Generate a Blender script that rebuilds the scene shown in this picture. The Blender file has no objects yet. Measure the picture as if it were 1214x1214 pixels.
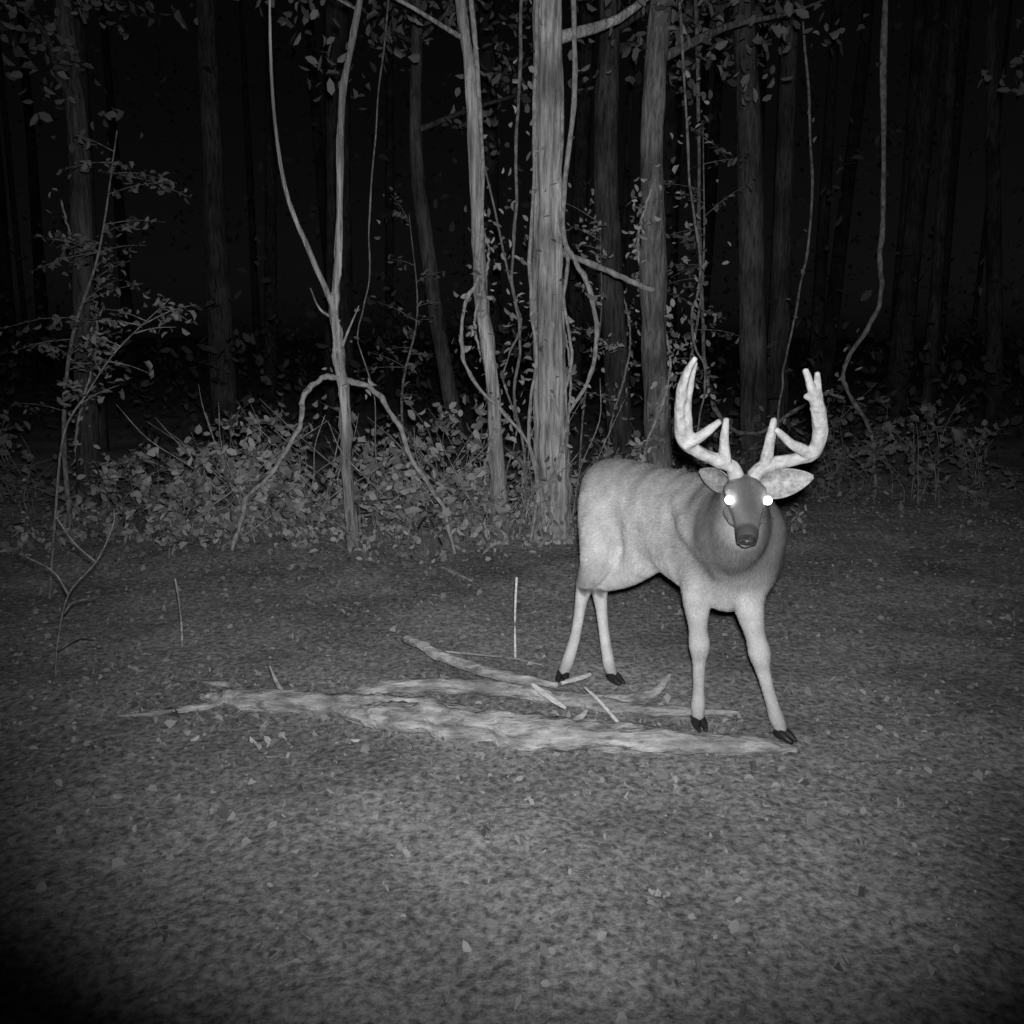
import bpy, math, random
import numpy as np
from mathutils import Vector, noise
random.seed(7); rng=np.random.default_rng(7)
scene=bpy.context.scene
scene.view_settings.view_transform='Standard'
scene.view_settings.look='None'
scene.view_settings.exposure=0

# ------------------------------------------------------------------ materials
def new_mat(name,dr=0.15,spec=0.0):
    m=bpy.data.materials.new(name); m.use_nodes=True
    nt=m.node_tree; b=nt.nodes['Principled BSDF']
    b.inputs['Roughness'].default_value=0.85
    b.inputs['Specular IOR Level'].default_value=spec
    if 'Diffuse Roughness' in b.inputs: b.inputs['Diffuse Roughness'].default_value=dr
    return m,nt,b
def grey(v): return (v,v,v,1)
def noisy_mat(name,lo,hi,scale=(6,6,6),detail=4,bump=0.3,bdist=0.01,rough=0.85,second=None,contrast=(0.35,0.65),sec=(0.55,1.25),dr=0.15,spec=0.0):
    m,nt,b=new_mat(name,dr,spec); N=nt.nodes; L=nt.links
    tc=N.new('ShaderNodeTexCoord'); mp=N.new('ShaderNodeMapping'); mp.inputs['Scale'].default_value=scale
    L.new(tc.outputs['Object'],mp.inputs['Vector'])
    n=N.new('ShaderNodeTexNoise'); n.inputs['Scale'].default_value=1; n.inputs['Detail'].default_value=detail; n.inputs['Roughness'].default_value=0.68
    L.new(mp.outputs['Vector'],n.inputs['Vector'])
    r=N.new('ShaderNodeValToRGB'); r.color_ramp.elements[0].color=grey(lo); r.color_ramp.elements[1].color=grey(hi)
    r.color_ramp.elements[0].position=contrast[0]; r.color_ramp.elements[1].position=contrast[1]
    L.new(n.outputs['Fac'],r.inputs['Fac'])
    out=r.outputs['Color']
    if second:
        n2=N.new('ShaderNodeTexNoise'); n2.inputs['Scale'].default_value=second; n2.inputs['Detail'].default_value=2
        L.new(tc.outputs['Object'],n2.inputs['Vector'])
        mr=N.new('ShaderNodeMapRange'); mr.inputs['From Min'].default_value=0.3; mr.inputs['From Max'].default_value=0.7
        mr.inputs['To Min'].default_value=sec[0]; mr.inputs['To Max'].default_value=sec[1]
        L.new(n2.outputs['Fac'],mr.inputs['Value'])
        mx=N.new('ShaderNodeMixRGB'); mx.blend_type='MULTIPLY'; mx.inputs['Fac'].default_value=1
        L.new(out,mx.inputs['Color1']); L.new(mr.outputs['Result'],mx.inputs['Color2']); out=mx.outputs['Color']
    L.new(out,b.inputs['Base Color'])
    bm=N.new('ShaderNodeBump'); bm.inputs['Strength'].default_value=bump; bm.inputs['Distance'].default_value=bdist
    L.new(n.outputs['Fac'],bm.inputs['Height']); L.new(bm.outputs['Normal'],b.inputs['Normal'])
    b.inputs['Roughness'].default_value=rough
    return m
def leaf_mat(name,lo,hi,dr=0.15):
    m,nt,b=new_mat(name,dr); N=nt.nodes; L=nt.links
    g=N.new('ShaderNodeNewGeometry')
    r=N.new('ShaderNodeValToRGB'); r.color_ramp.elements[0].color=grey(lo); r.color_ramp.elements[1].color=grey(hi)
    L.new(g.outputs['Random Per Island'],r.inputs['Fac']); L.new(r.outputs['Color'],b.inputs['Base Color'])
    return m
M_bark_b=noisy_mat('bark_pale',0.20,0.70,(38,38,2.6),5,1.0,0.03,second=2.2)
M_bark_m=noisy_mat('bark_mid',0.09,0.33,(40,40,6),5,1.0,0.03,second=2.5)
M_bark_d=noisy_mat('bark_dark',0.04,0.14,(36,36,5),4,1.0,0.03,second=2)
M_vine=noisy_mat('vine_bark',0.10,0.30,(30,30,20),3,0.6,0.01)
M_leaf=leaf_mat('leaf',0.12,0.48)
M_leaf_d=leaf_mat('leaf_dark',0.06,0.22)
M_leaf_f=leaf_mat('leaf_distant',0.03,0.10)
M_litter=leaf_mat('dry_leaf',0.07,0.34,0.4)
M_wood=noisy_mat('dead_wood',0.16,0.62,(9,40,40),5,1.0,0.025,second=5,sec=(.5,1.25),contrast=(.32,.68))
M_chip=noisy_mat('split_wood',0.42,0.75,(8,50,50),4,0.7,0.008)
M_ground=noisy_mat('forest_soil',0.08,0.34,(34,34,34),6,0.9,0.025,second=1.5,sec=(.65,1.2),dr=0.75)

# ------------------------------------------------------------------ mesh helper
class MB:
    def __init__(s): s.v=[];s.f=[];s.m=[];s.n=0
    def add(s,V,F,mi=0):
        V=np.asarray(V,float); s.v.append(V)
        s.f.extend([tuple(int(i)+s.n for i in f) for f in F]); s.m.extend([mi]*len(F)); s.n+=len(V)
    def obj(s,name,mats,smooth=True,parent=None):
        me=bpy.data.meshes.new(name)
        V=np.concatenate(s.v) if s.v else np.zeros((0,3))
        me.from_pydata(V.tolist(),[],s.f); 
        for m in mats: me.materials.append(m)
        me.polygons.foreach_set('material_index',s.m)
        me.polygons.foreach_set('use_smooth',[smooth]*len(s.f))
        me.update()
        o=bpy.data.objects.new(name,me); scene.collection.objects.link(o)
        if parent: o.parent=parent
        return o
def catmull(P,k):
    P=np.asarray(P,float)
    if len(P)<3:
        t=np.linspace(0,1,k*(len(P)-1)+1)[:,None]; return P[0]*(1-t)+P[-1]*t
    Q=np.vstack([2*P[0]-P[1],P,2*P[-1]-P[-2]]); out=[]
    for i in range(1,len(Q)-2):
        for j in range(k):
            t=j/k
            out.append(0.5*((2*Q[i])+(-Q[i-1]+Q[i+1])*t+(2*Q[i-1]-5*Q[i]+4*Q[i+1]-Q[i+2])*t*t+(-Q[i-1]+3*Q[i]-3*Q[i+1]+Q[i+2])*t**3))
    out.append(P[-1]); return np.array(out)
def loft(mb,pts,k=4,seg=16,up=(0,0,1),mi=0,flute=0,rough=0.0,seed=0,rnd=False):
    """pts: rows x,y,z,rw,rh ; elliptical section tube, closed ends"""
    P=catmull(pts,k); n=len(P); C=P[:,:3]; 
    T=np.gradient(C,axis=0); T/=np.linalg.norm(T,axis=1)[:,None]+1e-9
    V=[];u0=Vector(up)
    side=None
    for i in range(n):
        t=Vector(T[i])
        if side is None or not rnd:
            s_=t.cross(u0)
            if s_.length<1e-3: s_=t.cross(Vector((1,0,0)))
            s_.normalize()
        else:
            s_=side-t*side.dot(t); s_.normalize()
        side=s_; w=s_.cross(t); w.normalize()
        rw=max(P[i,3],1e-4); rh=max(P[i,4],1e-4)
        for j in range(seg):
            a=2*math.pi*j/seg; m=1.0
            if flute: m+=flute*(math.sin(a*5+seed+i*0.05)*0.5+0.6*math.sin(a*9+seed*2+i*0.08)+0.3*math.sin(a*2+i*.15))
            if rough: m+=rough*(noise.noise(Vector((math.cos(a)*1.5+seed*7.1,math.sin(a)*1.5,i*0.35)))+.4*noise.noise(Vector((math.cos(a)*4+seed*3.1,math.sin(a)*4,i*0.6))))
            p=Vector(C[i])+s_*(math.cos(a)*rw*m)+w*(math.sin(a)*rh*m)
            V.append(p[:])
    F=[]
    for i in range(n-1):
        for j in range(seg):
            a=i*seg+j;b=i*seg+(j+1)%seg; F.append((a,a+seg,b+seg,b))
    V.append(tuple(C[0]-T[0]*P[0,3]*0.3)); V.append(tuple(C[-1]+T[-1]*P[-1,3]*0.4))
    c0=n*seg;c1=c0+1
    for j in range(seg):
        F.append((c0,j,(j+1)%seg)); F.append((c1,(n-1)*seg+(j+1)%seg,(n-1)*seg+j))
    mb.add(V,F,mi)
def rods(p,r):
    """points + radii -> rows"""
    return [tuple(q)+(rr,rr) for q,rr in zip(p,r)]
def leaves(mb,pos,size,mi=0,flat=0.0,wid=0.5,curl=0.25,droop=None):
    pos=np.asarray(pos,float); n=len(pos)
    if n==0: return
    size=np.broadcast_to(size,(n,)).copy()
    nrm=rng.normal(size=(n,3)); nrm[:,2]=np.abs(nrm[:,2])+flat*3; 
    nrm/=np.linalg.norm(nrm,axis=1)[:,None]
    d=rng.normal(size=(n,3)); d-= (d*nrm).sum(1)[:,None]*nrm; d/=np.linalg.norm(d,axis=1)[:,None]
    s=np.cross(nrm,d)
    w=size*wid*(0.7+0.6*rng.random(n)); cu=size*curl*rng.normal(size=n)
    def P(a,b,c): return pos+d*(size*a)[:,None]+s*(w*b)[:,None]+nrm*(cu*c)[:,None]
    V=np.stack([P(-.5,0,0),P(-.22,.42,.8),P(.18,.38,1.),P(.5,0,.3),P(.18,-.38,1.),P(-.22,-.42,.8)],1).reshape(-1,3)
    b=(np.arange(n)*6)[:,None]
    F=np.stack([b+np.array([0,1,2,3]),b+np.array([0,3,4,5])],1).reshape(-1,4)
    mb.v.append(V); F=F+mb.n; mb.f.extend(map(tuple,F.tolist())); mb.m.extend([mi]*len(F)); mb.n+=len(V)

# ------------------------------------------------------------------ ground
def gh(x,y):
    v=Vector((x,y,0))
    return 0.014*noise.noise(v*2.3)+0.010*noise.noise(v*7.0)+0.007*noise.noise(v*17)+0.05*max(0,min(1,(y-5.0)/1.5))*(1+noise.noise(v*0.8))
def axis(lo,hi,step,far):
    a=list(np.arange(lo,hi+1e-6,step)); s=step; x=hi
    R=[]
    while x<far: s*=1.22; x+=s; R.append(x)
    s=step; x=lo; Lf=[]
    while x>-far: s*=1.22; x-=s; Lf.append(x)
    return np.array(Lf[::-1]+a+R)
xs=axis(-4.2,4.2,0.035,220); ys=axis(1.0,8.2,0.035,220)
V=[]
for y in ys:
    for x in xs:
        V.append((x,y,gh(x,y)+.006*noise.noise(Vector((x*34,y*34,1))) if (abs(x)<30 and abs(y)<30) else 0))
nx=len(xs); F=[(j*nx+i,j*nx+i+1,(j+1)*nx+i+1,(j+1)*nx+i) for j in range(len(ys)-1) for i in range(nx-1)]
mb=MB(); mb.add(V,F); mb.obj('ground',[M_ground])

# leaf litter
n=36000
px=rng.uniform(-5,5,n); py=1.2+7.3*rng.random(n)**0.8
cl=np.array([noise.noise(Vector((a*0.9,b*0.9,3)))+.5*noise.noise(Vector((a*4,b*4,7))) for a,b in zip(px,py)])
keep=(cl+rng.normal(size=n)*0.3)>-0.1
px=px[keep];py=py[keep]
extra=1100; ex=rng.uniform(-1.9,1.0,extra); ey=3.35-.13*ex+rng.normal(size=extra)*.22
px=np.concatenate([px,ex]); py=np.concatenate([py,ey])
pz=np.array([gh(a,b) for a,b in zip(px,py)])+0.004+0.006*rng.random(len(px))
mb=MB(); leaves(mb,np.stack([px,py,pz],1),0.010+0.034*rng.random(len(px))**2.2,0,flat=0.4,wid=0.62,curl=0.5)
mb.obj('leaf_litter',[M_litter],smooth=False)
# short grass and seedlings on the clearing floor
mb=MB(); ng=16000
gx=rng.uniform(-4.5,4.5,ng); gy=2.4+4.4*rng.random(ng)**.7
gk=np.array([noise.noise(Vector((a*1.3,b*1.3,11)))+.6*noise.noise(Vector((a*5,b*5,2))) for a,b in zip(gx,gy)])+rng.normal(size=ng)*.25>0
gx=gx[gk];gy=gy[gk];ng=len(gx); gz=np.array([gh(a,b) for a,b in zip(gx,gy)])-.003
B0=np.stack([gx,gy,gz],1); an=rng.uniform(0,6.283,ng); sdv=np.stack([np.cos(an),np.sin(an),0*an],1)*.0016
tp=B0+np.stack([rng.normal(size=ng)*.014,rng.normal(size=ng)*.014,.008+.032*rng.random(ng)**2],1)
Vg=np.stack([B0-sdv,B0+sdv,tp],1).reshape(-1,3); mb.add(Vg,np.arange(ng*3).reshape(-1,3)); mb.obj('grass',[M_litter],smooth=False)
# scattered twigs
mb=MB()
for i in range(420):
    x=random.uniform(-4,4); y=random.uniform(1.6,6.3); L_=random.uniform(0.03,0.15); a=random.uniform(0,math.pi)
    p=[];
    for t in (-.5,0,.5):
        X=x+math.cos(a)*L_*t+random.uniform(-.01,.01); Y=y+math.sin(a)*L_*t+random.uniform(-.01,.01)
        p.append((X,Y,gh(X,Y)+0.004+random.uniform(0,.004)))
    r=random.uniform(.0012,.003); loft(mb,rods(p,[r,r,r*.5]),2,5,rnd=True)
mb.obj('twig_litter',[M_vine])

# ------------------------------------------------------------------ fallen wood
def log(name,p,r,mat=M_wood,seed=0,seg=22,rough=0.5,branches=(),k=9):
    mb=MB(); loft(mb,rods(p,r),k,seg,rough=rough,seed=seed,rnd=True)
    for bp,br in branches: loft(mb,rods(bp,br),4,8,rough=.3,seed=seed+3,rnd=True)
    return mb.obj(name,[mat])
log('fallen_log',[(-.74,3.37,.03),(-.60,3.31,.035),(-.42,3.25,.045),(-.16,3.18,.05),(.10,3.11,.05),(.35,3.09,.045),(.63,3.06,.032),(.95,3.06,.02),(1.07,3.05,.012)],[.014,.042,.060,.066,.064,.056,.046,.028,.010],seed=1,seg=30,
    branches=[([(-.45,3.3,.05),(-.53,3.36,.08),(-.56,3.38,.09)],[.02,.016,.012]),([(.2,3.1,.07),(.27,3.14,.11),(.29,3.15,.13)],[.018,.012,.008])])
log('fallen_log',[(-1.34,3.54,.01),(-1.25,3.51,.02),(-1.12,3.46,.03),(-.84,3.42,.035),(-.6,3.37,.04),(-.35,3.34,.045),(-.1,3.30,.03)],[.010,.026,.042,.050,.052,.040,.016],seed=2,seg=30,
    branches=[([(-1.1,3.48,.03),(-1.22,3.6,.035),(-1.34,3.66,.025),(-1.42,3.70,.015)],[.018,.014,.010,.005]),([(-.95,3.44,.05),(-1.0,3.5,.10),(-1.03,3.52,.16)],[.013,.009,.004])])
log('fallen_branch',[(-.69,3.57,.015),(-.46,3.62,.03),(-.17,3.59,.035),(.12,3.52,.03),(.40,3.41,.025),(.64,3.36,.025),(.93,3.37,.015)],[.014,.028,.032,.032,.030,.026,.010],seed=3)
log('fallen_branch',[(-.52,4.02,.11),(-.42,3.95,.09),(-.34,3.88,.07),(-.17,3.76,.055),(.01,3.68,.04),(.2,3.62,.03)],[.018,.024,.026,.026,.024,.012],seed=4,mat=M_wood,rough=.35)
log('fallen_branch',[(.30,3.52,.02),(.42,3.47,.03),(.55,3.48,.035),(.63,3.52,.06),(.68,3.55,.11)],[.012,.022,.024,.018,.007],seed=5)
log('fallen_branch',[(-1.62,3.36,.005),(-1.5,3.36,.012),(-1.35,3.41,.015),(-1.22,3.46,.015)],[.005,.010,.014,.010],seed=6)
log('fallen_branch',[(-.36,4.07,.02),(-.2,4.03,.02),(0,3.96,.025),(.15,3.9,.012)],[.004,.006,.005,.003],seed=7,seg=8)
log('fallen_branch',[(.31,3.5,.07),(.37,3.38,.05),(.43,3.24,.02)],[.006,.008,.007],seed=8,seg=8,mat=M_chip)
log('fallen_branch',[(-.7,5.9,.02),(-.4,5.5,.03),(-.25,5.3,.02)],[.01,.012,.007],seed=9,seg=8)
def chip(a,b,w,s):
    # jagged split slab
    random.seed(s+900); A=Vector(a);B=Vector(b);D=B-A;S_=D.cross(Vector((0,0,1))).normalized(); top=[];n=9
    for i in range(n):
        t=i/(n-1); ww=w*(.25+.9*math.sin(math.pi*(.12+.76*t)))*random.uniform(.75,1.15)
        c=A+D*t; top.append((c+S_*ww,c-S_*ww*random.uniform(.7,1.1)))
    V=[];F=[]
    for l,r in top: V+= [l[:],((l+r)/2+Vector((0,0,.008)))[:],r[:],((l+r)/2-Vector((0,0,.01)))[:]]
    for i in range(n-1):
        for j in range(4): F.append((i*4+j,i*4+(j+1)%4,(i+1)*4+(j+1)%4,(i+1)*4+j))
    F.append((3,2,1,0)); F.append(tuple((n-1)*4+j for j in range(4)))
    mb=MB(); mb.add(V,F); mb.obj('wood_chip',[M_chip],smooth=False)
for a,b,w,s in (((.09,3.50,.085),(.215,3.32,.06),.022,1),((.22,3.60,.05),(.35,3.71,.045),.022,2)):
    chip(a,b,w,s)
mb=MB(); pp=[(-.99,3.12,.02),(-.93,3.10,.025),(-.88,3.13,.02),(-.97,3.07,.02),(-.66,3.10,.02),(-.6,3.12,.02),(-1.27,3.19,.02),(-1.33,3.17,.02),(-1.22,3.13,.02),(-.5,3.1,.02)]
leaves(mb,pp,rng.uniform(.03,.06,len(pp)),0,flat=.3,wid=.6,curl=.4); mb.obj('fallen_leaf_cluster',[leaf_mat('pale_leaf',.3,.6)],smooth=False)
# stakes
mb=MB(); loft(mb,rods([(.016,4.03,-.03),(.014,4.03,.2),(.022,4.03,.405)],[.0065,.006,.006]),4,8,rough=.2); mb.obj('wooden_stake',[M_chip])
mb=MB(); loft(mb,rods([(-1.666,4.205,-.03),(-1.66,4.2,.18),(-1.672,4.2,.35)],[.006,.005,.004]),4,8,rough=.2); mb.obj('wooden_stake',[M_wood])

# ------------------------------------------------------------------ trees
def tree(name,p,r,mat,flute=0,rough=.12,seed=0,seg=20,extra=(),top=8.0,limbs=9,nleaf=1300,leafm=M_leaf_d,k=8,first=3.3):
    random.seed(seed+100); mb=MB()
    p=[tuple(q) for q in p]; r=list(r)
    d=[(p[-1][i]-p[-2][i])/(p[-1][2]-p[-2][2]) for i in range(3)]
    z=p[-1][2]; x,y=p[-1][0],p[-1][1]; rr=r[-1]; path=list(p)
    steps=4
    for i in range(1,steps+1):
        dz=(top-p[-1][2])/steps; x+=d[0]*dz*.6+random.uniform(-.12,.12); y+=d[1]*dz*.6+random.uniform(-.12,.12); z+=dz
        path.append((x,y,z)); r.append(rr*(1-.8*i/steps))
    loft(mb,rods(path,r),k,seg,flute=flute,rough=rough,seed=seed,rnd=True)
    for bp,br in extra: loft(mb,rods(bp,br),5,8,rough=.15,seed=seed+1,rnd=True)
    C=catmull([q+(a,) for q,a in zip(path,r)],8); lp=[]
    cand=[c for c in C if c[2]>first]
    for i in range(limbs):
        c=cand[int(random.random()**1.0*(len(cand)-1))]; a=random.uniform(0,2*math.pi); Ln=random.uniform(.8,2.0)*(1.1-.5*c[2]/top)
        q=[(c[0],c[1],c[2])]; 
        for t in (.4,.75,1): q.append((c[0]+math.cos(a)*Ln*t+random.uniform(-.1,.1),c[1]+math.sin(a)*Ln*t+random.uniform(-.1,.1),c[2]+Ln*.45*t+random.uniform(-.08,.08)))
        b=c[3]*.5; loft(mb,rods(q,[b,b*.7,b*.4,b*.15]),3,7,rnd=True)
        for j in range(max(1,nleaf//limbs//12)):
            t=random.uniform(.35,1.05); cx,cy,cz=[q[0][m]+(q[-1][m]-q[0][m])*t+random.gauss(0,.22) for m in range(3)]
            for _ in range(12): lp.append((cx+random.gauss(0,.12),cy+random.gauss(0,.12),cz+random.gauss(0,.09)))
    leaves(mb,lp,rng.uniform(.06,.12,len(lp)),1,wid=.55)
    return mb.obj(name,[mat,leafm])
tree('tree',[(.31,6.36,-.05),(.303,6.36,.12),(.30,6.36,.5),(.272,6.36,1.25),(.253,6.36,2.08),(.24,6.36,3.0)],[.24,.165,.128,.115,.11,.10],M_bark_b,flute=.10,rough=.18,seed=1,seg=56,k=12)
tree('tree',[(-.085,6.3,-.05),(-.093,6.3,.15),(-.11,6.3,.6),(-.144,6.3,1.25),(-.207,6.3,1.72),(-.2275,6.3,2.07),(-.26,6.3,3)],[.10,.066,.054,.050,.048,.045,.038],M_bark_b,rough=.45,seed=2,top=6.5,limbs=7,nleaf=800)
tree('tree',[(-1.12,6.1,-.03),(-1.135,6.1,.15),(-1.162,6.1,.61),(-1.161,6.1,1.08),(-1.183,6.1,1.43),(-1.206,6.1,1.71),(-1.16,6.1,2.06),(-1.1,6.1,3)],[.055,.042,.036,.034,.036,.028,.022,.02],M_bark_b,rough=.7,seed=3,top=5.5,limbs=6,nleaf=500,
  extra=[([(-1.206,6.1,1.70),(-1.263,6.1,1.85),(-1.35,6.1,2.06),(-1.5,6.1,2.5),(-1.55,6.1,3.2),(-1.5,6.1,4.2)],[.024,.02,.018,.014,.010,.004]),
         ([(-1.18,6.1,1.4),(-1.10,6.0,1.55),(-1.02,6.0,1.72)],[.012,.008,.003]),
         ([(-1.17,6.1,1.62),(-1.3,6.1,1.7),(-1.36,6.1,1.84)],[.012,.008,.003])])
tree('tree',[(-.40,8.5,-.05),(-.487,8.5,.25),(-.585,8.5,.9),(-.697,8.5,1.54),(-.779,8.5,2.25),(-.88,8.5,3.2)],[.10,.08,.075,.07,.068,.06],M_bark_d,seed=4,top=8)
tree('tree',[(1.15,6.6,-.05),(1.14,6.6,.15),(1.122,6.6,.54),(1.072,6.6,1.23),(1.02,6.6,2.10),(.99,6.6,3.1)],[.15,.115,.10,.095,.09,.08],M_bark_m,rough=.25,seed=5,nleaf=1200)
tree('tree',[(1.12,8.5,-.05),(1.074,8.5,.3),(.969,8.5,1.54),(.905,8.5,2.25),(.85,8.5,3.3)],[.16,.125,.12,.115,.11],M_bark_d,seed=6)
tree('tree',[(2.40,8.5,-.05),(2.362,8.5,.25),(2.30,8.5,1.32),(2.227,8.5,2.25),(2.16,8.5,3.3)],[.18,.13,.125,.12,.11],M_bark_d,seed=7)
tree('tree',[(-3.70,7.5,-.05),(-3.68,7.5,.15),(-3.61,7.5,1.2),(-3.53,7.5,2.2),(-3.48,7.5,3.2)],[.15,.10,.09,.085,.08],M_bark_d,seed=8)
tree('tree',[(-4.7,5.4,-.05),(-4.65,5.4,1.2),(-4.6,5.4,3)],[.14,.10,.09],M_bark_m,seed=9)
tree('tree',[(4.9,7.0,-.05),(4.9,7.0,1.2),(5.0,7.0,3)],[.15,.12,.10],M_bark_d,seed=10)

# vines
def vine(p,r,lf=0,mat=M_vine,name='hanging_vine',spread=.05,jit=.005):
    mb=MB(); C=catmull(p,4); C[1:-1]+=rng.normal(size=C[1:-1].shape)*jit; n=len(C)
    loft(mb,rods([tuple(q) for q in C],[r*(1-.3*i/n)*random.uniform(.8,1.2) for i in range(n)]),4,8,rough=.35,seed=int(p[0][0]*100)%50,rnd=True)
    if lf:
        C=catmull(p,20); idx=rng.integers(0,len(C),lf); leaves(mb,C[idx]+rng.normal(size=(lf,3))*spread,rng.uniform(.035,.08,lf),1)
    return mb.obj(name,[mat,M_leaf])
M_vp=noisy_mat('vine_bark_pale',0.22,0.5,(30,30,20),3,0.6,0.01)
vine([(-1.155,6.1,1.23),(-1.22,6.08,1.245),(-1.295,6.05,1.235),(-1.41,6.0,1.13),(-1.46,6.0,.90),(-1.65,6.0,.62),(-1.82,6.0,.44),(-1.9,6.0,.25),(-1.98,6.0,-.02)],.019,10,M_vp)
vine([(-1.135,6.08,1.23),(-.945,6.05,1.155),(-.80,6.0,.97),(-.68,6.0,.67),(-.49,6.0,.365),(-.4,6,.0)],.019,10,M_vp)
vine([(.30,6.36,4.6),(.42,6.3,3.4),(.35,6.25,2.3),(.43,6.2,2.03),(.528,6.2,1.84),(.584,6.2,1.55),(.55,6.2,1.255),(.40,6.22,.99)],.020,12,M_vp,jit=.004)
vine([(.24,6.36,4.2),(.34,6.3,3),(.30,6.3,2.35),(.38,6.26,2.08),(.36,6.24,1.7),(.42,6.2,1.4),(.36,6.22,1.1)],.014,16,M_vp)
vine([(.28,6.45,2.1),(.39,6.5,2.09),(.683,6.5,1.98),(.963,6.5,1.86),(1.02,6.5,1.85)],.028,0,M_vp,jit=.0)
vine([(-.28,6.3,3.8),(-.20,6.25,2.8),(-.22,6.25,2.0),(-.238,6.2,1.9),(-.338,6.2,1.69),(-.346,6.2,1.43),(-.266,6.2,1.21),(-.04,6.2,.97),(.138,6.2,.725),(.2,6.2,.3)],.015,25,M_vp,jit=.004)
vine([(.1,6.3,4.4),(.05,6.2,3.3),(.02,6.2,2.4),(.0,6.2,1.9),(.06,6.2,1.5),(.02,6.2,1.1),(.1,6.2,.6),(.05,6.2,0)],.012,90,spread=.07)
vine([(.2,6.3,4.4),(.16,6.2,3.3),(.14,6.2,2.4),(.12,6.2,1.9),(.17,6.2,1.4),(.12,6.2,.9),(.18,6.2,.4),(.12,6.2,0)],.014,60,M_vp,spread=.06)
vine([(-.25,6.3,3.0),(-.02,6.35,1.9),(.06,6.3,1.6),(-.06,6.3,1.25),(.03,6.3,.9),(-.04,6.3,.5),(.0,6.3,0)],.008,80,spread=.07)
vine([(3.2,8,6.0),(3.1,8,4.4),(3.2,8,3.0),(3.24,8,2.21),(3.26,8,1.76),(3.02,8,1.32),(3.01,8,1.07),(3.26,8,.69),(3.34,8,.32),(3.36,8,0)],.024,20)
vine([(1.5,8.2,5.5),(1.6,8.1,3.5),(1.7,8,1.6),(1.8,8,1.0),(1.99,8,.69),(2.255,8,.65),(2.5,8,.8),(2.81,8,1.0),(3.01,8,.96)],.020,20)
vine([(2.3,8.3,5.5),(2.5,8.1,3.9),(2.6,8,2.6),(2.55,8,1.94),(2.46,8,1.32),(2.43,8,.8),(2.45,8,.0)],.012,15)
vine([(-.8,7.8,5.5),(-.9,7,3.9),(-.95,6.3,2.6),(-1.0,6.3,1.9),(-1.08,6.3,1.5),(-.99,6.3,1.1),(-.98,6.3,.4),(-1,6.3,0)],.006,14)
vine([(1.0,6.6,5),(1.15,6.5,3.6),(1.25,6.5,2.6),(1.35,6.5,2.0),(1.3,6.5,1.6),(1.42,6.5,1.2),(1.36,6.5,.7),(1.4,6.5,0)],.010,130,spread=.09)
# helical climbers with leaves
def climber(cx,cy,r,z0,z1,turns,lf,ph=0,dx=0):
    p=[(cx+dx*t/24+math.cos(ph+turns*2*math.pi*t/24)*r,cy+math.sin(ph+turns*2*math.pi*t/24)*r,z0+(z1-z0)*t/24) for t in range(25)]
    vine(p,.011,lf,M_vp,name='climbing_vine',spread=.06,jit=.003)
climber(-.10,6.3,.065,0,2.3,2.2,150,0,-.14)
climber(.30,6.36,.145,0,2.0,.7,60,3.6,-.04)
climber(1.13,6.6,.11,0,2.6,1.6,420,1,-.13)
climber(1.10,8.5,.13,0,2.8,1.2,200,2,-.2)
climber(-3.65,7.5,.11,0,2.6,1.2,200,2,.1)

# ------------------------------------------------------------------ shrubs
def shrub(x,y,h,rad,nst,nl,ls=(.04,.11),name='shrub',mat=M_leaf,seed=0):
    random.seed(seed+500); mb=MB(); lp=[]
    for i in range(nst):
        a=random.uniform(0,2*math.pi); bx=x+random.gauss(0,rad*.4); by=y+random.gauss(0,rad*.25); hh=h*random.uniform(.45,1.05); q=[(bx,by,gh(bx,by)-.02)]
        ln=rad*random.uniform(.3,1.3)
        for t in (.35,.7,1.0): q.append((bx+math.cos(a)*ln*t*t+random.gauss(0,.04),by+math.sin(a)*ln*t*t*.7+random.gauss(0,.03),hh*(t-.25*t*t*ln/max(h,.1))))
        loft(mb,rods(q,[.006,.005,.0035,.0015]),4,5,rnd=True)
        C=catmull(q,8)
        for j in range(3):
            c=C[random.randint(6,len(C)-2)]; e=(c[0]+random.gauss(0,.16),c[1]+random.gauss(0,.14),c[2]+random.uniform(-.05,.18))
            loft(mb,rods([tuple(c[:3]),e],[.003,.001]),2,4,rnd=True)
            for _ in range(nl//nst//5): 
                t=random.random(); lp.append([c[m]+(e[m]-c[m])*t+random.gauss(0,.03) for m in range(3)])
        for _ in range(nl//nst*2//5):
            c=C[random.randint(4,len(C)-1)]; lp.append([c[m]+random.gauss(0,.04) for m in range(3)])
    leaves(mb,lp,ls[0]+(ls[1]-ls[0])*rng.random(len(lp))**1.6,1,wid=.65,flat=.1)
    return mb.obj(name,[M_vine,mat])
S=[(-2.05,6.4,1.0,.45,12,480),(-1.7,6.8,1.2,.5,12,520),(-1.45,6.3,.85,.4,11,400),(-1.0,6.7,1.05,.45,12,440),(-.75,6.25,.7,.4,11,360),(-.5,6.7,1.15,.45,12,460),
   (-.25,6.25,.6,.35,10,300),(.05,6.6,.8,.35,10,340),(.52,6.45,.5,.3,10,240),(-2.6,6.5,.6,.45,10,300),(-3.1,6.8,.8,.5,10,280),(.75,6.9,.85,.4,10,300),(1.25,6.9,.9,.35,10,300)]
for i,s_ in enumerate(S): shrub(*s_,seed=i)
S=[(2.0,8.2,.8,.4,10,300),(2.8,8.0,.9,.5,12,360),(3.6,7.8,1.1,.5,12,380),(4.2,7.6,.9,.5,10,320),(-3.9,6.9,.9,.5,10,300),(-2.3,7.4,1.1,.5,12,340),(3.1,8.4,1.2,.5,10,300)]
for i,s_ in enumerate(S): shrub(*s_,seed=i+40,mat=M_leaf_d)
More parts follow.
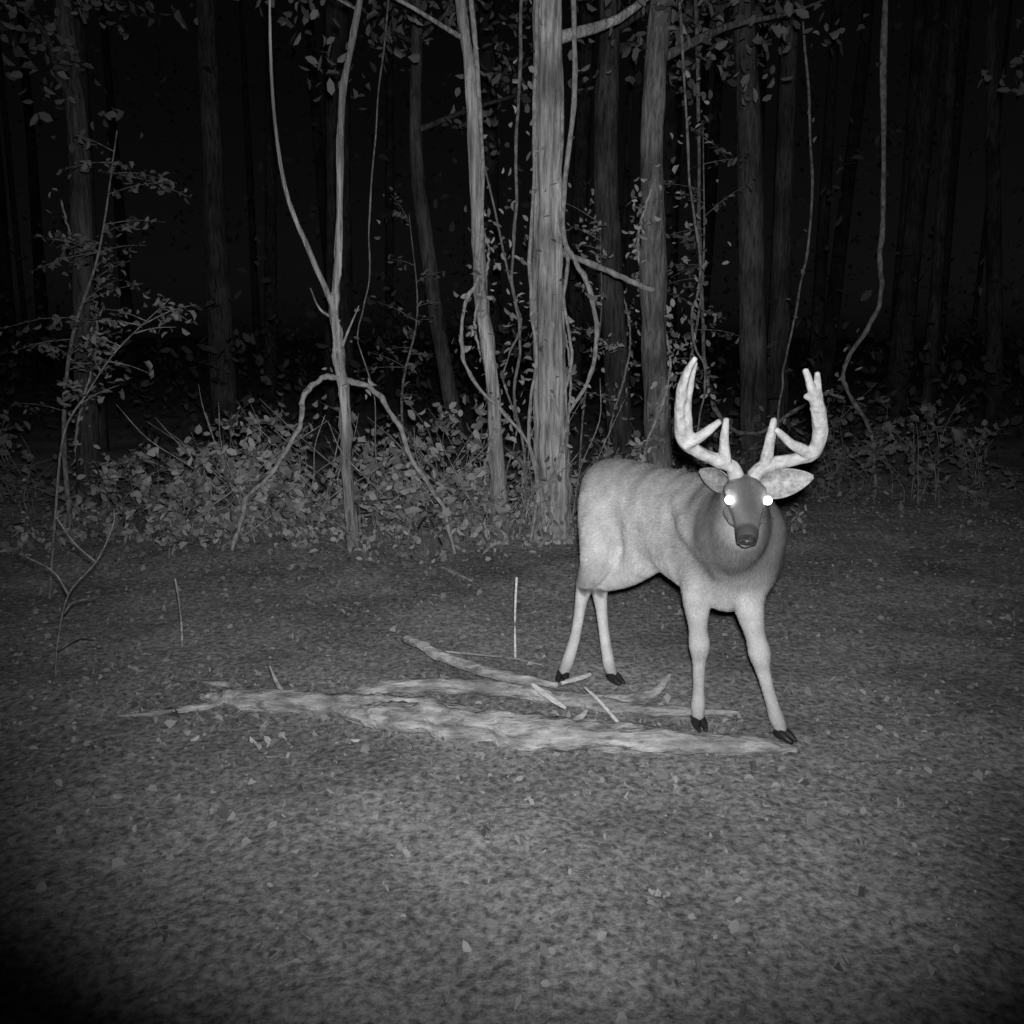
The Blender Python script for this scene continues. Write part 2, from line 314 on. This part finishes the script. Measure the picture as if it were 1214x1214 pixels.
# low weeds along the clearing edge
mb=MB(); lp=[]
for i in range(230):
    x=random.uniform(-3.6,2.2); y=5.9+random.random()**1.5*1.3+.15*math.sin(x*2)+max(0,x-.8)*.5; z=gh(x,y); hh=random.uniform(.06,.3)
    e=(x+random.gauss(0,.06),y+random.gauss(0,.06),z+hh); loft(mb,rods([(x,y,z-.01),e],[.003,.0015]),2,4,rnd=True)
    for _ in range(9): t=random.random(); lp.append((x+(e[0]-x)*t+random.gauss(0,.05),y+(e[1]-y)*t+random.gauss(0,.05),z+hh*t+random.gauss(0,.02)))
leaves(mb,lp,rng.uniform(.03,.08,len(lp)),1,wid=.65); mb.obj('undergrowth',[M_vine,M_leaf])
# tangled dead sticks
mb=MB(); random.seed(77)
for i in range(60):
    x=random.uniform(-2.3,.5); y=random.uniform(6.0,6.8); a=random.uniform(-.9,.9); L_=random.uniform(.4,1.3); z=random.uniform(0,.35)
    q=[(x,y,z)]
    for t in (.35,.7,1): q.append((x+math.sin(a)*L_*t+random.gauss(0,.04),y+random.gauss(0,.05),z+math.cos(a)*L_*t*.85+random.gauss(0,.02)))
    loft(mb,rods(q,[.006,.005,.004,.002]),4,5,rnd=True)
mb.obj('dead_brush',[M_wood])
# saplings with long leafy branches
def sapling(q,nb,reach,r0,name='sapling',start=.3,seed=1,ls=(.035,.08),mat=M_leaf):
    random.seed(seed+40); mb=MB(); n=len(q)
    loft(mb,rods(q,[r0*(1-.8*i/(n-1)) for i in range(n)]),6,7,rnd=True); lp=[]
    C=catmull(q,12)
    for i in range(nb):
        c=C[random.randint(int(start*len(C)),len(C)-1)]; a=random.uniform(0,6.28); rr=reach*random.uniform(.4,1.1)
        e=(c[0]+math.cos(a)*rr,c[1]+math.sin(a)*rr*.6,c[2]+random.uniform(-.35,.5)*rr); m_=[(c[k_]+e[k_])/2 for k_ in range(3)]; m_[2]+=.05*rr
        loft(mb,rods([tuple(c),tuple(m_),e],[.004,.0025,.001]),3,4,rnd=True)
        for _ in range(int(6+rr*22)): t=random.uniform(.15,1.05); lp.append([c[m]+(e[m]-c[m])*t+random.gauss(0,.025) for m in range(3)])
    leaves(mb,lp,rng.uniform(ls[0],ls[1],len(lp)),1,wid=.5,flat=.15); mb.obj(name,[M_vine,mat])
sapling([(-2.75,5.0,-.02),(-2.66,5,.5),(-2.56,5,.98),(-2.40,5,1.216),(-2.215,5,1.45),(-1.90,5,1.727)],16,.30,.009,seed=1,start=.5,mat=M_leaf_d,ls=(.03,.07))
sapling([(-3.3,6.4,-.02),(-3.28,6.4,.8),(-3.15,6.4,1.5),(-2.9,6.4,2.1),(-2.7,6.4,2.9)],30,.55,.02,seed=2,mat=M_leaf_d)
sapling([(-2.35,5.8,-.02),(-2.3,5.8,.25),(-2.18,5.8,.55),(-2.0,5.8,.8)],10,.22,.008,seed=3,start=.2,ls=(.04,.09),mat=M_leaf)
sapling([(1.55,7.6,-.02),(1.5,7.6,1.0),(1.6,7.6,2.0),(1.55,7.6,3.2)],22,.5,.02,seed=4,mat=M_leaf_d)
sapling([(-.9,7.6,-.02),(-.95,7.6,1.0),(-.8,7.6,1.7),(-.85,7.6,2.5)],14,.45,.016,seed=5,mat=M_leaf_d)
sapling([(.55,7.3,-.02),(.6,7.3,1.0),(.72,7.3,1.6),(.7,7.3,2.4)],16,.4,.012,seed=6)
mb=MB(); lp=[]
for q in ([(-2.1,3.8,-.02),(-2.075,3.8,.15),(-2.0,3.8,.39),(-1.857,3.8,.547),(-1.77,3.8,.709),(-1.76,3.8,.78)],[(-2.03,3.8,.3),(-1.97,3.78,.36),(-1.85,3.75,.39)],[(-2.0,3.8,.39),(-2.06,3.8,.5),(-2.2,3.8,.58)],[(-2.08,3.8,.12),(-1.95,3.75,.2),(-1.85,3.7,.22)],[(-1.86,3.8,.54),(-1.95,3.8,.63),(-2.02,3.8,.75)]):
    loft(mb,rods(q,[.005*(1-.7*i/len(q)) for i in range(len(q))]),5,6,rnd=True)
mb.obj('bare_sapling',[M_vine])

# ------------------------------------------------------------------ distant forest (one mass)
mb=MB(); random.seed(5)
for i in range(40):
    y=random.uniform(11,30); x=random.uniform(-.62,.62)*(y+4); r=random.uniform(.07,.2); dx=random.gauss(0,.25)
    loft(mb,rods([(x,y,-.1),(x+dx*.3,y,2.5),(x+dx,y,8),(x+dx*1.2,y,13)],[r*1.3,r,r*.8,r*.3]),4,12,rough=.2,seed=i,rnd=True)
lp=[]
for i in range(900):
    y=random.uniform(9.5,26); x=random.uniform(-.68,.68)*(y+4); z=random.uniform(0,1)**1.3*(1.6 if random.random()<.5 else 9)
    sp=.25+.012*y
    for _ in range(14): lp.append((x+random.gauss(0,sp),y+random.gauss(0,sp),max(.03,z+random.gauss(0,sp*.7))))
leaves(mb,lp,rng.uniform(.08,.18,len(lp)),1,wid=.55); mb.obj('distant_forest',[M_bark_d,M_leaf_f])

# ------------------------------------------------------------------ DEER
deer=bpy.data.objects.new('white_tailed_deer',None); scene.collection.objects.link(deer)
H=(.545,-.839); LF=(.839,.545); O=(.481,3.85)
def lw(x,y,z): return (O[0]+H[0]*x+LF[0]*y,O[1]+H[1]*x+LF[1]*y,z)
mb=MB()
trunk=[(-.180,0,.84,.05,.07),(-.145,0,.842,.114,.130),(-.05,0,.832,.157,.170),(.08,0,.810,.160,.186),(.24,0,.788,.170,.204),(.40,0,.773,.184,.224),(.55,0,.756,.176,.248),(.68,0,.734,.158,.262),(.77,0,.708,.134,.238),(.83,0,.684,.104,.178),(.87,0,.67,.04,.07)]
loft(mb,[lw(*t[:3])+t[3:] for t in trunk],4,28)
loft(mb,[(.74,3.50,.80,.06,.08),(.765,3.42,.82,.12,.14),(.800,3.30,.825,.142,.175),(.812,3.19,.835,.135,.182),(.815,3.12,.87,.122,.162),(.812,3.06,.925,.100,.125),(.808,3.01,.972,.076,.088)],4,24)
head=[(.812,3.06,.985,.064,.064),(.804,3.00,1.005,.065,.062),(.797,2.945,1.003,.067,.058),(.791,2.905,.982,.061,.053),(.784,2.865,.954,.049,.046),(.775,2.825,.925,.041,.041),(.766,2.79,.903,.037,.036),(.760,2.768,.890,.030,.028)]
loft(mb,head,4,20)
loft(mb,[(.79,2.93,.94,.040,.03),(.778,2.86,.900,.031,.025),(.767,2.80,.868,.024,.017)],4,14)   # jaw
for s_ in (-1,1): # brow ridges / cheeks / pedicles / muzzle lobes
    loft(mb,[(.792+s_*.045,2.965,1.035,.018,.014),(.788+s_*.057,2.915,1.026,.017,.013),(.784+s_*.052,2.885,1.0,.012,.01)],3,10)
    loft(mb,[(.795+s_*.046,2.95,.95,.03,.03),(.787+s_*.036,2.89,.925,.022,.022)],3,10)
    loft(mb,[(.80+s_*.03,2.99,1.04,.024,.024),(.80+s_*.04,2.985,1.085,.020,.020)],3,12)
    loft(mb,[(.770+s_*.020,2.80,.895,.018,.020),(.760+s_*.017,2.765,.884,.017,.017)],3,10)
legs=[
 [(.440,3.85,.806,.145),(.412,3.74,.67,.118),(.373,3.75,.54,.076),(.335,3.85,.43,.042),(.330,3.868,.395,.037),(.314,3.845,.33,.027),(.292,3.81,.206,.023),(.255,3.775,.085,.027),(.240,3.762,.05,.025),(.232,3.752,.03,.023)],
 [(.565,3.75,.80,.13),(.578,3.60,.665,.100),(.505,3.68,.530,.062),(.405,3.81,.44,.041),(.398,3.828,.40,.037),(.405,3.81,.33,.027),(.417,3.79,.22,.023),(.437,3.755,.09,.027),(.448,3.745,.05,.025),(.455,3.735,.03,.023)],
 [(.775,3.33,.80,.11),(.735,3.29,.66,.084),(.720,3.275,.54,.058),(.728,3.275,.42,.036),(.735,3.265,.345,.040),(.740,3.28,.27,.026),(.745,3.29,.15,.023),(.746,3.29,.085,.028),(.746,3.283,.05,.025),(.747,3.275,.03,.022)],
 [(.90,3.27,.78,.10),(.890,3.21,.66,.080),(.898,3.19,.54,.058),(.928,3.19,.42,.037),(.948,3.180,.345,.041),(.968,3.19,.27,.027),(1.005,3.185,.15,.023),(1.026,3.18,.085,.028),(1.040,3.172,.05,.025),(1.045,3.167,.03,.022)]]
for lg in legs: loft(mb,[p[:3]+(p[3]*1.04,p[3]*1.04) for p in lg],4,18,up=(.545,-.839,0),rnd=True)
loft(mb,[lw(-.17,0,.92)+(.035,.03),lw(-.200,0,.85)+(.05,.03),lw(-.210,0,.74)+(.045,.025),lw(-.200,0,.64)+(.015,.01)],4,12)
for sg in (-1,1):
    loft(mb,[lw(.50,sg*.11,.92)+(.05,.03),lw(.62,sg*.138,.80)+(.07,.045),lw(.74,sg*.108,.66)+(.05,.04)],4,14)
body=mb.obj('body',[])
md=body.modifiers.new('r','REMESH'); md.mode='VOXEL'; md.voxel_size=.0062; md.use_smooth_shade=True
sm=body.modifiers.new('s','SMOOTH'); sm.factor=.6; sm.iterations=5
dg=bpy.context.evaluated_depsgraph_get(); me=bpy.data.meshes.new_from_object(body.evaluated_get(dg)); body.modifiers.clear(); body.data=me
for p in me.polygons: p.use_smooth=True
nv=len(me.vertices); co=np.zeros(nv*3); me.vertices.foreach_get('co',co); co=co.reshape(-1,3)
def ss(x,a,b): t=np.clip((x-a)/(b-a),0,1); return t*t*(3-2*t)
def mixc(c,v,m): return c*(1-m)+v*m
# relax trunk and neck so the masses flow into each other
ed=np.zeros(len(me.edges)*2,int); me.edges.foreach_get('vertices',ed); ed=ed.reshape(-1,2)
deg=np.bincount(ed.ravel(),minlength=nv).astype(float)
msk=(ss(co[:,2],.50,.62)*ss(co[:,1],3.02,3.10))[:,None]*.6
for it in range(50):
    acc=np.stack([np.bincount(ed[:,0],co[ed[:,1],k_],nv)+np.bincount(ed[:,1],co[ed[:,0],k_],nv) for k_ in range(3)],1)/deg[:,None]
    co=co+(acc-co)*msk
me.vertices.foreach_set('co',co.ravel()); me.update()
no=np.zeros(nv*3); me.vertices.foreach_get('normal',no); no=no.reshape(-1,3)
d=co[:,:2]-np.array(O); lx=d@np.array(H); ly=d@np.array(LF); z=co[:,2]
nl=no[:,:2]@np.array(LF)
# soft muscle / rib relief
rel=np.array([noise.noise(Vector((a*9,b*2.5,3))) + .6*noise.noise(Vector((a*16,b*6,9))) for a,b in zip(lx,z)])*(.010*ss(z,.5,.6)*ss(co[:,1],3.0,3.1))
co=co+no*rel[:,None]; me.vertices.foreach_set('co',co.ravel()); me.update()
me.vertices.foreach_get('normal',(nn:=np.zeros(nv*3))); no=nn.reshape(-1,3)
c=np.full(nv,.46)
c=mixc(c,.26,ss(z,.84,1.0)*.8)
c=mixc(c,.27,ss(lx,.25,.58)*ss(z,.58,.72)*.8)
c=mixc(c,.125,ss(lx,.45,.80)*ss(z,.50,.72))            # chest, neck
c=mixc(c,.58,ss(-no[:,2],.30,.8)*ss(-z,-.70,-.62)*ss(z,.5,.56)*ss(-lx,-.6,-.45))  # belly
c=mixc(c,.66,ss(-z,-.70,-.5)*ss(-lx,-.3,-.22)*ss(nl*np.where(ly<-.17,1,-1),-.1,.5))  # inner hind legs
c=mixc(c,.54,ss(-z,-.6,-.5)*ss(-lx,-.3,-.22)*.5)
c=mixc(c,.32,ss(-z,-.12,-.04)*.7)
for hk in ((.345,3.83,.415),(.415,3.80,.42)):
    dd=np.linalg.norm(co-np.array(hk),axis=1); c=mixc(c,.10,ss(-dd,-.055,-.035)*.8*ss(nl*np.where(ly<-.17,1,-1),-.2,.5))
hd=ss(-co[:,1],-3.07,-2.95)*ss(z,.84,.88)
c=mixc(c,.17,hd)
for ex in (.725,.858):
    dd=np.linalg.norm(co-np.array([ex,2.89,1.0]),axis=1); c=mixc(c,.32,ss(-dd,-.038,-.022))
df=np.linalg.norm((co-np.array([.785,2.88,.99]))*np.array([1.9,.6,.6]),axis=1); c=mixc(c,.085,ss(-df,-.085,-.03)*ss(-co[:,1],-3.0,-2.95))
dn=np.linalg.norm(co-np.array([.757,2.757,.889]),axis=1)
c=mixc(c,.055,ss(-dn,-.070,-.050)*ss(z,.868,.88))
dc=np.linalg.norm(co-np.array([.765,2.79,.848]),axis=1); c=mixc(c,.34,ss(-dc,-.030,-.018))
dt=np.linalg.norm(co-np.array([.80,3.0,.89]),axis=1); c=mixc(c,.28,ss(-dt,-.10,-.04))
tail=(lx<-.2); c[tail]=.45
at=me.attributes.new('fur','FLOAT_COLOR','POINT'); at.data.foreach_set('color',np.stack([c,c,c,np.ones(nv)],1).ravel())
m,nt,b=new_mat('fur',0.0); N=nt.nodes;L=nt.links
a=N.new('ShaderNodeAttribute'); a.attribute_name='fur'
tc=N.new('ShaderNodeTexCoord')
n2=N.new('ShaderNodeTexNoise'); n2.inputs['Scale'].default_value=13; n2.inputs['Detail'].default_value=5; L.new(tc.outputs['Object'],n2.inputs['Vector'])
r2=N.new('ShaderNodeMapRange'); r2.inputs['From Min'].default_value=.3; r2.inputs['From Max'].default_value=.7; r2.inputs['To Min'].default_value=.80; r2.inputs['To Max'].default_value=1.14; L.new(n2.outputs['Fac'],r2.inputs['Value'])
mx=N.new('ShaderNodeMixRGB'); mx.blend_type='MULTIPLY'; mx.inputs['Fac'].default_value=1; L.new(a.outputs['Color'],mx.inputs['Color1']); L.new(r2.outputs[0],mx.inputs['Color2'])
L.new(mx.outputs['Color'],b.inputs['Base Color'])
M_fur=m
me.materials.clear(); me.materials.append(m); body.parent=deer
# coat of short hairs lying along the body
npoly=len(me.polygons); lt=np.zeros(npoly,int); me.polygons.foreach_get('loop_start',lt); ltot=np.zeros(npoly,int); me.polygons.foreach_get('loop_total',ltot)
lv=np.zeros(len(me.loops),int); me.loops.foreach_get('vertex_index',lv)
nh=130000; pi=rng.integers(0,npoly,nh); pi=pi[ltot[pi]==4]; nh=len(pi)
q4=lv[lt[pi][:,None]+np.arange(4)]; w4=rng.random((nh,4)); w4/=w4.sum(1)[:,None]
bp=(co[q4]*w4[:,:,None]).sum(1); bn=(no[q4]*w4[:,:,None]).sum(1); bn/=np.linalg.norm(bn,axis=1)[:,None]; bc=(c[q4]*w4).sum(1)*rng.uniform(.65,1.35,nh)
bl=(bp[:,:2]-np.array(O))@np.array(H)
flow=np.tile(np.array([-H[0]*.8,-H[1]*.8,-.5]),(nh,1))
lg=ss(-bp[:,2],-.62,-.5)[:,None]; flow=flow*(1-lg)+np.array([0,0,-1.])*lg
hm=(ss(-bp[:,1],-3.1,-3.0)*ss(bp[:,2],.82,.88))[:,None]; flow=flow*(1-hm)+np.array([.05,.75,.55])*hm
ch=(ss(bl,.6,.8)*(1-hm[:,0]))[:,None]; flow=flow*(1-ch)+np.array([0,0.1,-1.])*ch
flow+=rng.normal(size=(nh,3))*.2
flow-=(flow*bn).sum(1)[:,None]*bn; flow/=np.linalg.norm(flow,axis=1)[:,None]
sd=np.cross(bn,flow)
ln=rng.uniform(.008,.018,nh)*np.where(hm[:,0]>.5,.35,1)*np.where(lg[:,0]>.5,.5,1); wd=.0011
lift=rng.uniform(.12,.42,nh)
tip=bp+flow*(ln*np.cos(lift))[:,None]+bn*(ln*np.sin(lift))[:,None]
Vh=np.stack([bp-sd*wd,bp+sd*wd,tip],1).reshape(-1,3)
ok=~((np.linalg.norm(bp-np.array([.757,2.757,.889]),axis=1)<.035))
hmhs=bpy.data.meshes.new('coat'); Fh=np.arange(nh*3).reshape(-1,3)[ok]
hmhs.from_pydata(Vh.tolist(),[],Fh.tolist())
ha=hmhs.attributes.new('fur','FLOAT_COLOR','POINT'); cc=np.repeat(bc,3); ha.data.foreach_set('color',np.stack([cc,cc,cc,np.ones(nh*3)],1).ravel())
hmhs.materials.append(M_fur); ho=bpy.data.objects.new('coat',hmhs); scene.collection.objects.link(ho); ho.parent=deer
# antlers
M_velvet=noisy_mat('velvet',.28,.48,(28,28,28),4,.9,.008,dr=0.0)
mb=MB()
def ant(p): loft(mb,[q[:3]+((q[3],q[4]) if len(q)>4 else (q[3],q[3])) for q in p],5,14,up=(0,-1,0),rnd=False,rough=.22,seed=int(p[0][0]*90))
ant([(.772,2.985,1.06,.028),(.755,2.98,1.095,.024),(.702,2.98,1.118,.022),(.635,2.97,1.149,.023),(.578,2.95,1.194,.025),(.557,2.92,1.271,.019,.028),(.552,2.88,1.352,.018,.028),(.560,2.84,1.422,.013,.020),(.582,2.82,1.470,.009)])
ant([(.60,2.95,1.18,.02),(.585,2.93,1.25,.018),(.575,2.89,1.33,.016),(.578,2.86,1.40,.012),(.586,2.84,1.455,.008)])
ant([(.58,2.95,1.172,.020),(.630,2.93,1.205,.018),(.688,2.9,1.262,.011)])
ant([(.732,2.98,1.10,.023),(.717,2.95,1.18,.018),(.713,2.92,1.268,.010)])
ant([(.832,2.985,1.06,.028),(.854,2.98,1.09,.024),(.905,2.98,1.110,.023),(.973,2.97,1.126,.022),(1.020,2.95,1.150,.024),(1.031,2.93,1.214,.025),(1.009,2.90,1.301,.025),(.972,2.87,1.372,.015),(.940,2.85,1.432,.010)])
ant([(1.005,2.9,1.30,.024),(.994,2.88,1.371,.015),(.988,2.87,1.422,.010)])
ant([(.99,2.89,1.335,.015),(.955,2.88,1.345,.009)])
ant([(1.012,2.95,1.143,.022),(.9425,2.93,1.180,.018),(.874,2.9,1.234,.010)])
ant([(.868,2.98,1.10,.023),(.869,2.95,1.18,.018),(.872,2.92,1.268,.010)])
al=mb.obj('antlers',[])
md=al.modifiers.new('r','REMESH'); md.mode='VOXEL'; md.voxel_size=.0035; md.use_smooth_shade=True
sm=al.modifiers.new('s','SMOOTH'); sm.factor=.6; sm.iterations=5
dg=bpy.context.evaluated_depsgraph_get(); me2=bpy.data.meshes.new_from_object(al.evaluated_get(dg)); al.modifiers.clear(); al.data=me2
me2.materials.clear(); me2.materials.append(M_velvet); al.parent=deer
for p in me2.polygons: p.use_smooth=True
# ears
M_ear=noisy_mat('ear_fur',.18,.42,(45,45,45),4,.6,.006,dr=0)
M_ear2=noisy_mat('ear_fur_back',.12,.26,(60,60,60),4,.5,.004,dr=0)
def ear(name,base,tip,face,wid,mt):
    B=Vector(base);T=Vector(tip);D=T-B;ln=D.length;D.normalize();Fc=Vector(face);Fc=(Fc-D*Fc.dot(D)).normalized();S_=D.cross(Fc)
    nu,nv_=16,11;V=[];F=[]
    for i in range(nu+1):
        u=i/nu; w=wid*(math.sin(math.pi*min(1,(u*.90+.10))**.85)**.7) if u<1 else .002
        w=max(w,.003)
        for j in range(nv_+1):
            v=j/nv_*2-1; dep=(.8*w*(1-u*.5))
            V.append((B+D*(u*ln)+S_*(w*v)-Fc*(dep*(1-v*v))+Fc*(.01*u))[:])
    for i in range(nu):
        for j in range(nv_):
            a_=i*(nv_+1)+j; F.append((a_,a_+1,a_+nv_+2,a_+nv_+1))
    q=MB(); q.add(V,F); o=q.obj(name,[mt],parent=deer); s=o.modifiers.new('t','SOLIDIFY'); s.thickness=.005; sb=o.modifiers.new('b','SUBSURF'); sb.levels=1; sb.render_levels=1
ear('ear_left',(.852,2.99,1.020),(1.042,3.0,1.060),(.25,-.95,.1),.050,M_ear)
ear('ear_right',(.755,3.02,1.02),(.680,3.13,1.06),(-.8,-.5,.1),.038,M_ear2)
# nose pad
M_nose=noisy_mat('nose_leather',.015,.05,(90,90,90),3,.5,.003,rough=.35,spec=.3)
mb=MB(); loft(mb,[(.762,2.775,.902,.020,.009),(.758,2.752,.897,.027,.013),(.756,2.742,.890,.022,.013),(.755,2.738,.882,.010,.008)],4,16)
for s_ in (-1,1): loft(mb,[(.758+s_*.018,2.760,.893,.010,.010),(.757+s_*.018,2.744,.890,.009,.008)],3,10)
mb.obj('nose',[M_nose],parent=deer)
# eyes: emission on the eyeballs stands in for the flash reflecting back
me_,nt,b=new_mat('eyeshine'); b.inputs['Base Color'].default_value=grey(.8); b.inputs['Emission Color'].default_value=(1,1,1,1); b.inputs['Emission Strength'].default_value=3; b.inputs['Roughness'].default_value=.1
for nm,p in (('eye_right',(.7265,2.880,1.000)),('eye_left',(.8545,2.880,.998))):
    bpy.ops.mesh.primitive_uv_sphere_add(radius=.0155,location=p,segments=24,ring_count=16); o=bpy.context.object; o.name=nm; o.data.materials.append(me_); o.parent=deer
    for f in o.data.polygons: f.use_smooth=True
# hooves
M_dark=noisy_mat('hoof_horn',.012,.035,(40,40,40),4,.3,.003,rough=.4,spec=.25)
for i,(fx,fy,dx,dy) in enumerate(((.231,3.752,-.25,-.97),(.456,3.735,.62,-.78),(.747,3.277,.1,-1.0),(1.046,3.167,.62,-.78))):
    l=math.hypot(dx,dy);dx/=l;dy/=l; q=MB()
    for s_ in (-1,1):
        sx,sy=-dy*s_*.014,dx*s_*.014
        loft(q,[(fx+sx-dx*.018,fy+sy-dy*.018,.034,.014,.016),(fx+sx,fy+sy,.026,.016,.022),(fx+sx*1.1+dx*.03,fy+sy*1.1+dy*.03,.018,.014,.016),(fx+sx*.9+dx*.062,fy+sy*.9+dy*.062,.008,.006,.006)],4,12)
    q.v=[np.column_stack([v[:,0],v[:,1],np.maximum(v[:,2],.002)]) for v in q.v]
    q.obj('hoof_%d'%(i+1),[M_dark],parent=deer)

# ------------------------------------------------------------------ light: trail-camera infrared flash, faint moonlit sky
w=bpy.data.worlds.new('World'); scene.world=w; w.use_nodes=True; nt=w.node_tree
sky=nt.nodes.new('ShaderNodeTexSky'); sky.sky_type='NISHITA'; sky.sun_disc=False; sky.sun_elevation=math.radians(25); sky.sun_rotation=math.radians(200)
bw=nt.nodes.new('ShaderNodeRGBToBW'); nt.links.new(sky.outputs[0],bw.inputs[0]); nt.links.new(bw.outputs[0],nt.nodes['Background'].inputs['Color'])
nt.nodes['Background'].inputs['Strength'].default_value=.0006
sl=bpy.data.lights.new('moonlight','SUN'); sl.energy=.006; sl.angle=math.radians(.5); so=bpy.data.objects.new('moonlight',sl); so.rotation_euler=(math.radians(65),0,math.radians(-20)); scene.collection.objects.link(so)
fl=bpy.data.lights.new('infrared_flash','SPOT'); fl.energy=690; fl.spot_size=math.radians(93); fl.spot_blend=1; fl.shadow_soft_size=.03
fo=bpy.data.objects.new('infrared_flash',fl); fo.location=(0.02,0,1.63); fo.rotation_euler=(Vector((.16,4,1.4))-fo.location).to_track_quat('-Z','Y').to_euler(); scene.collection.objects.link(fo)
cam=bpy.data.cameras.new('camera'); cam.lens=18*1040/607; cam.sensor_width=36; cam.clip_end=600; cam.clip_start=.02
co_=bpy.data.objects.new('camera',cam); co_.location=(0,0,1.55); co_.rotation_euler=(math.radians(90-11.6),0,0); scene.collection.objects.link(co_); scene.camera=co_
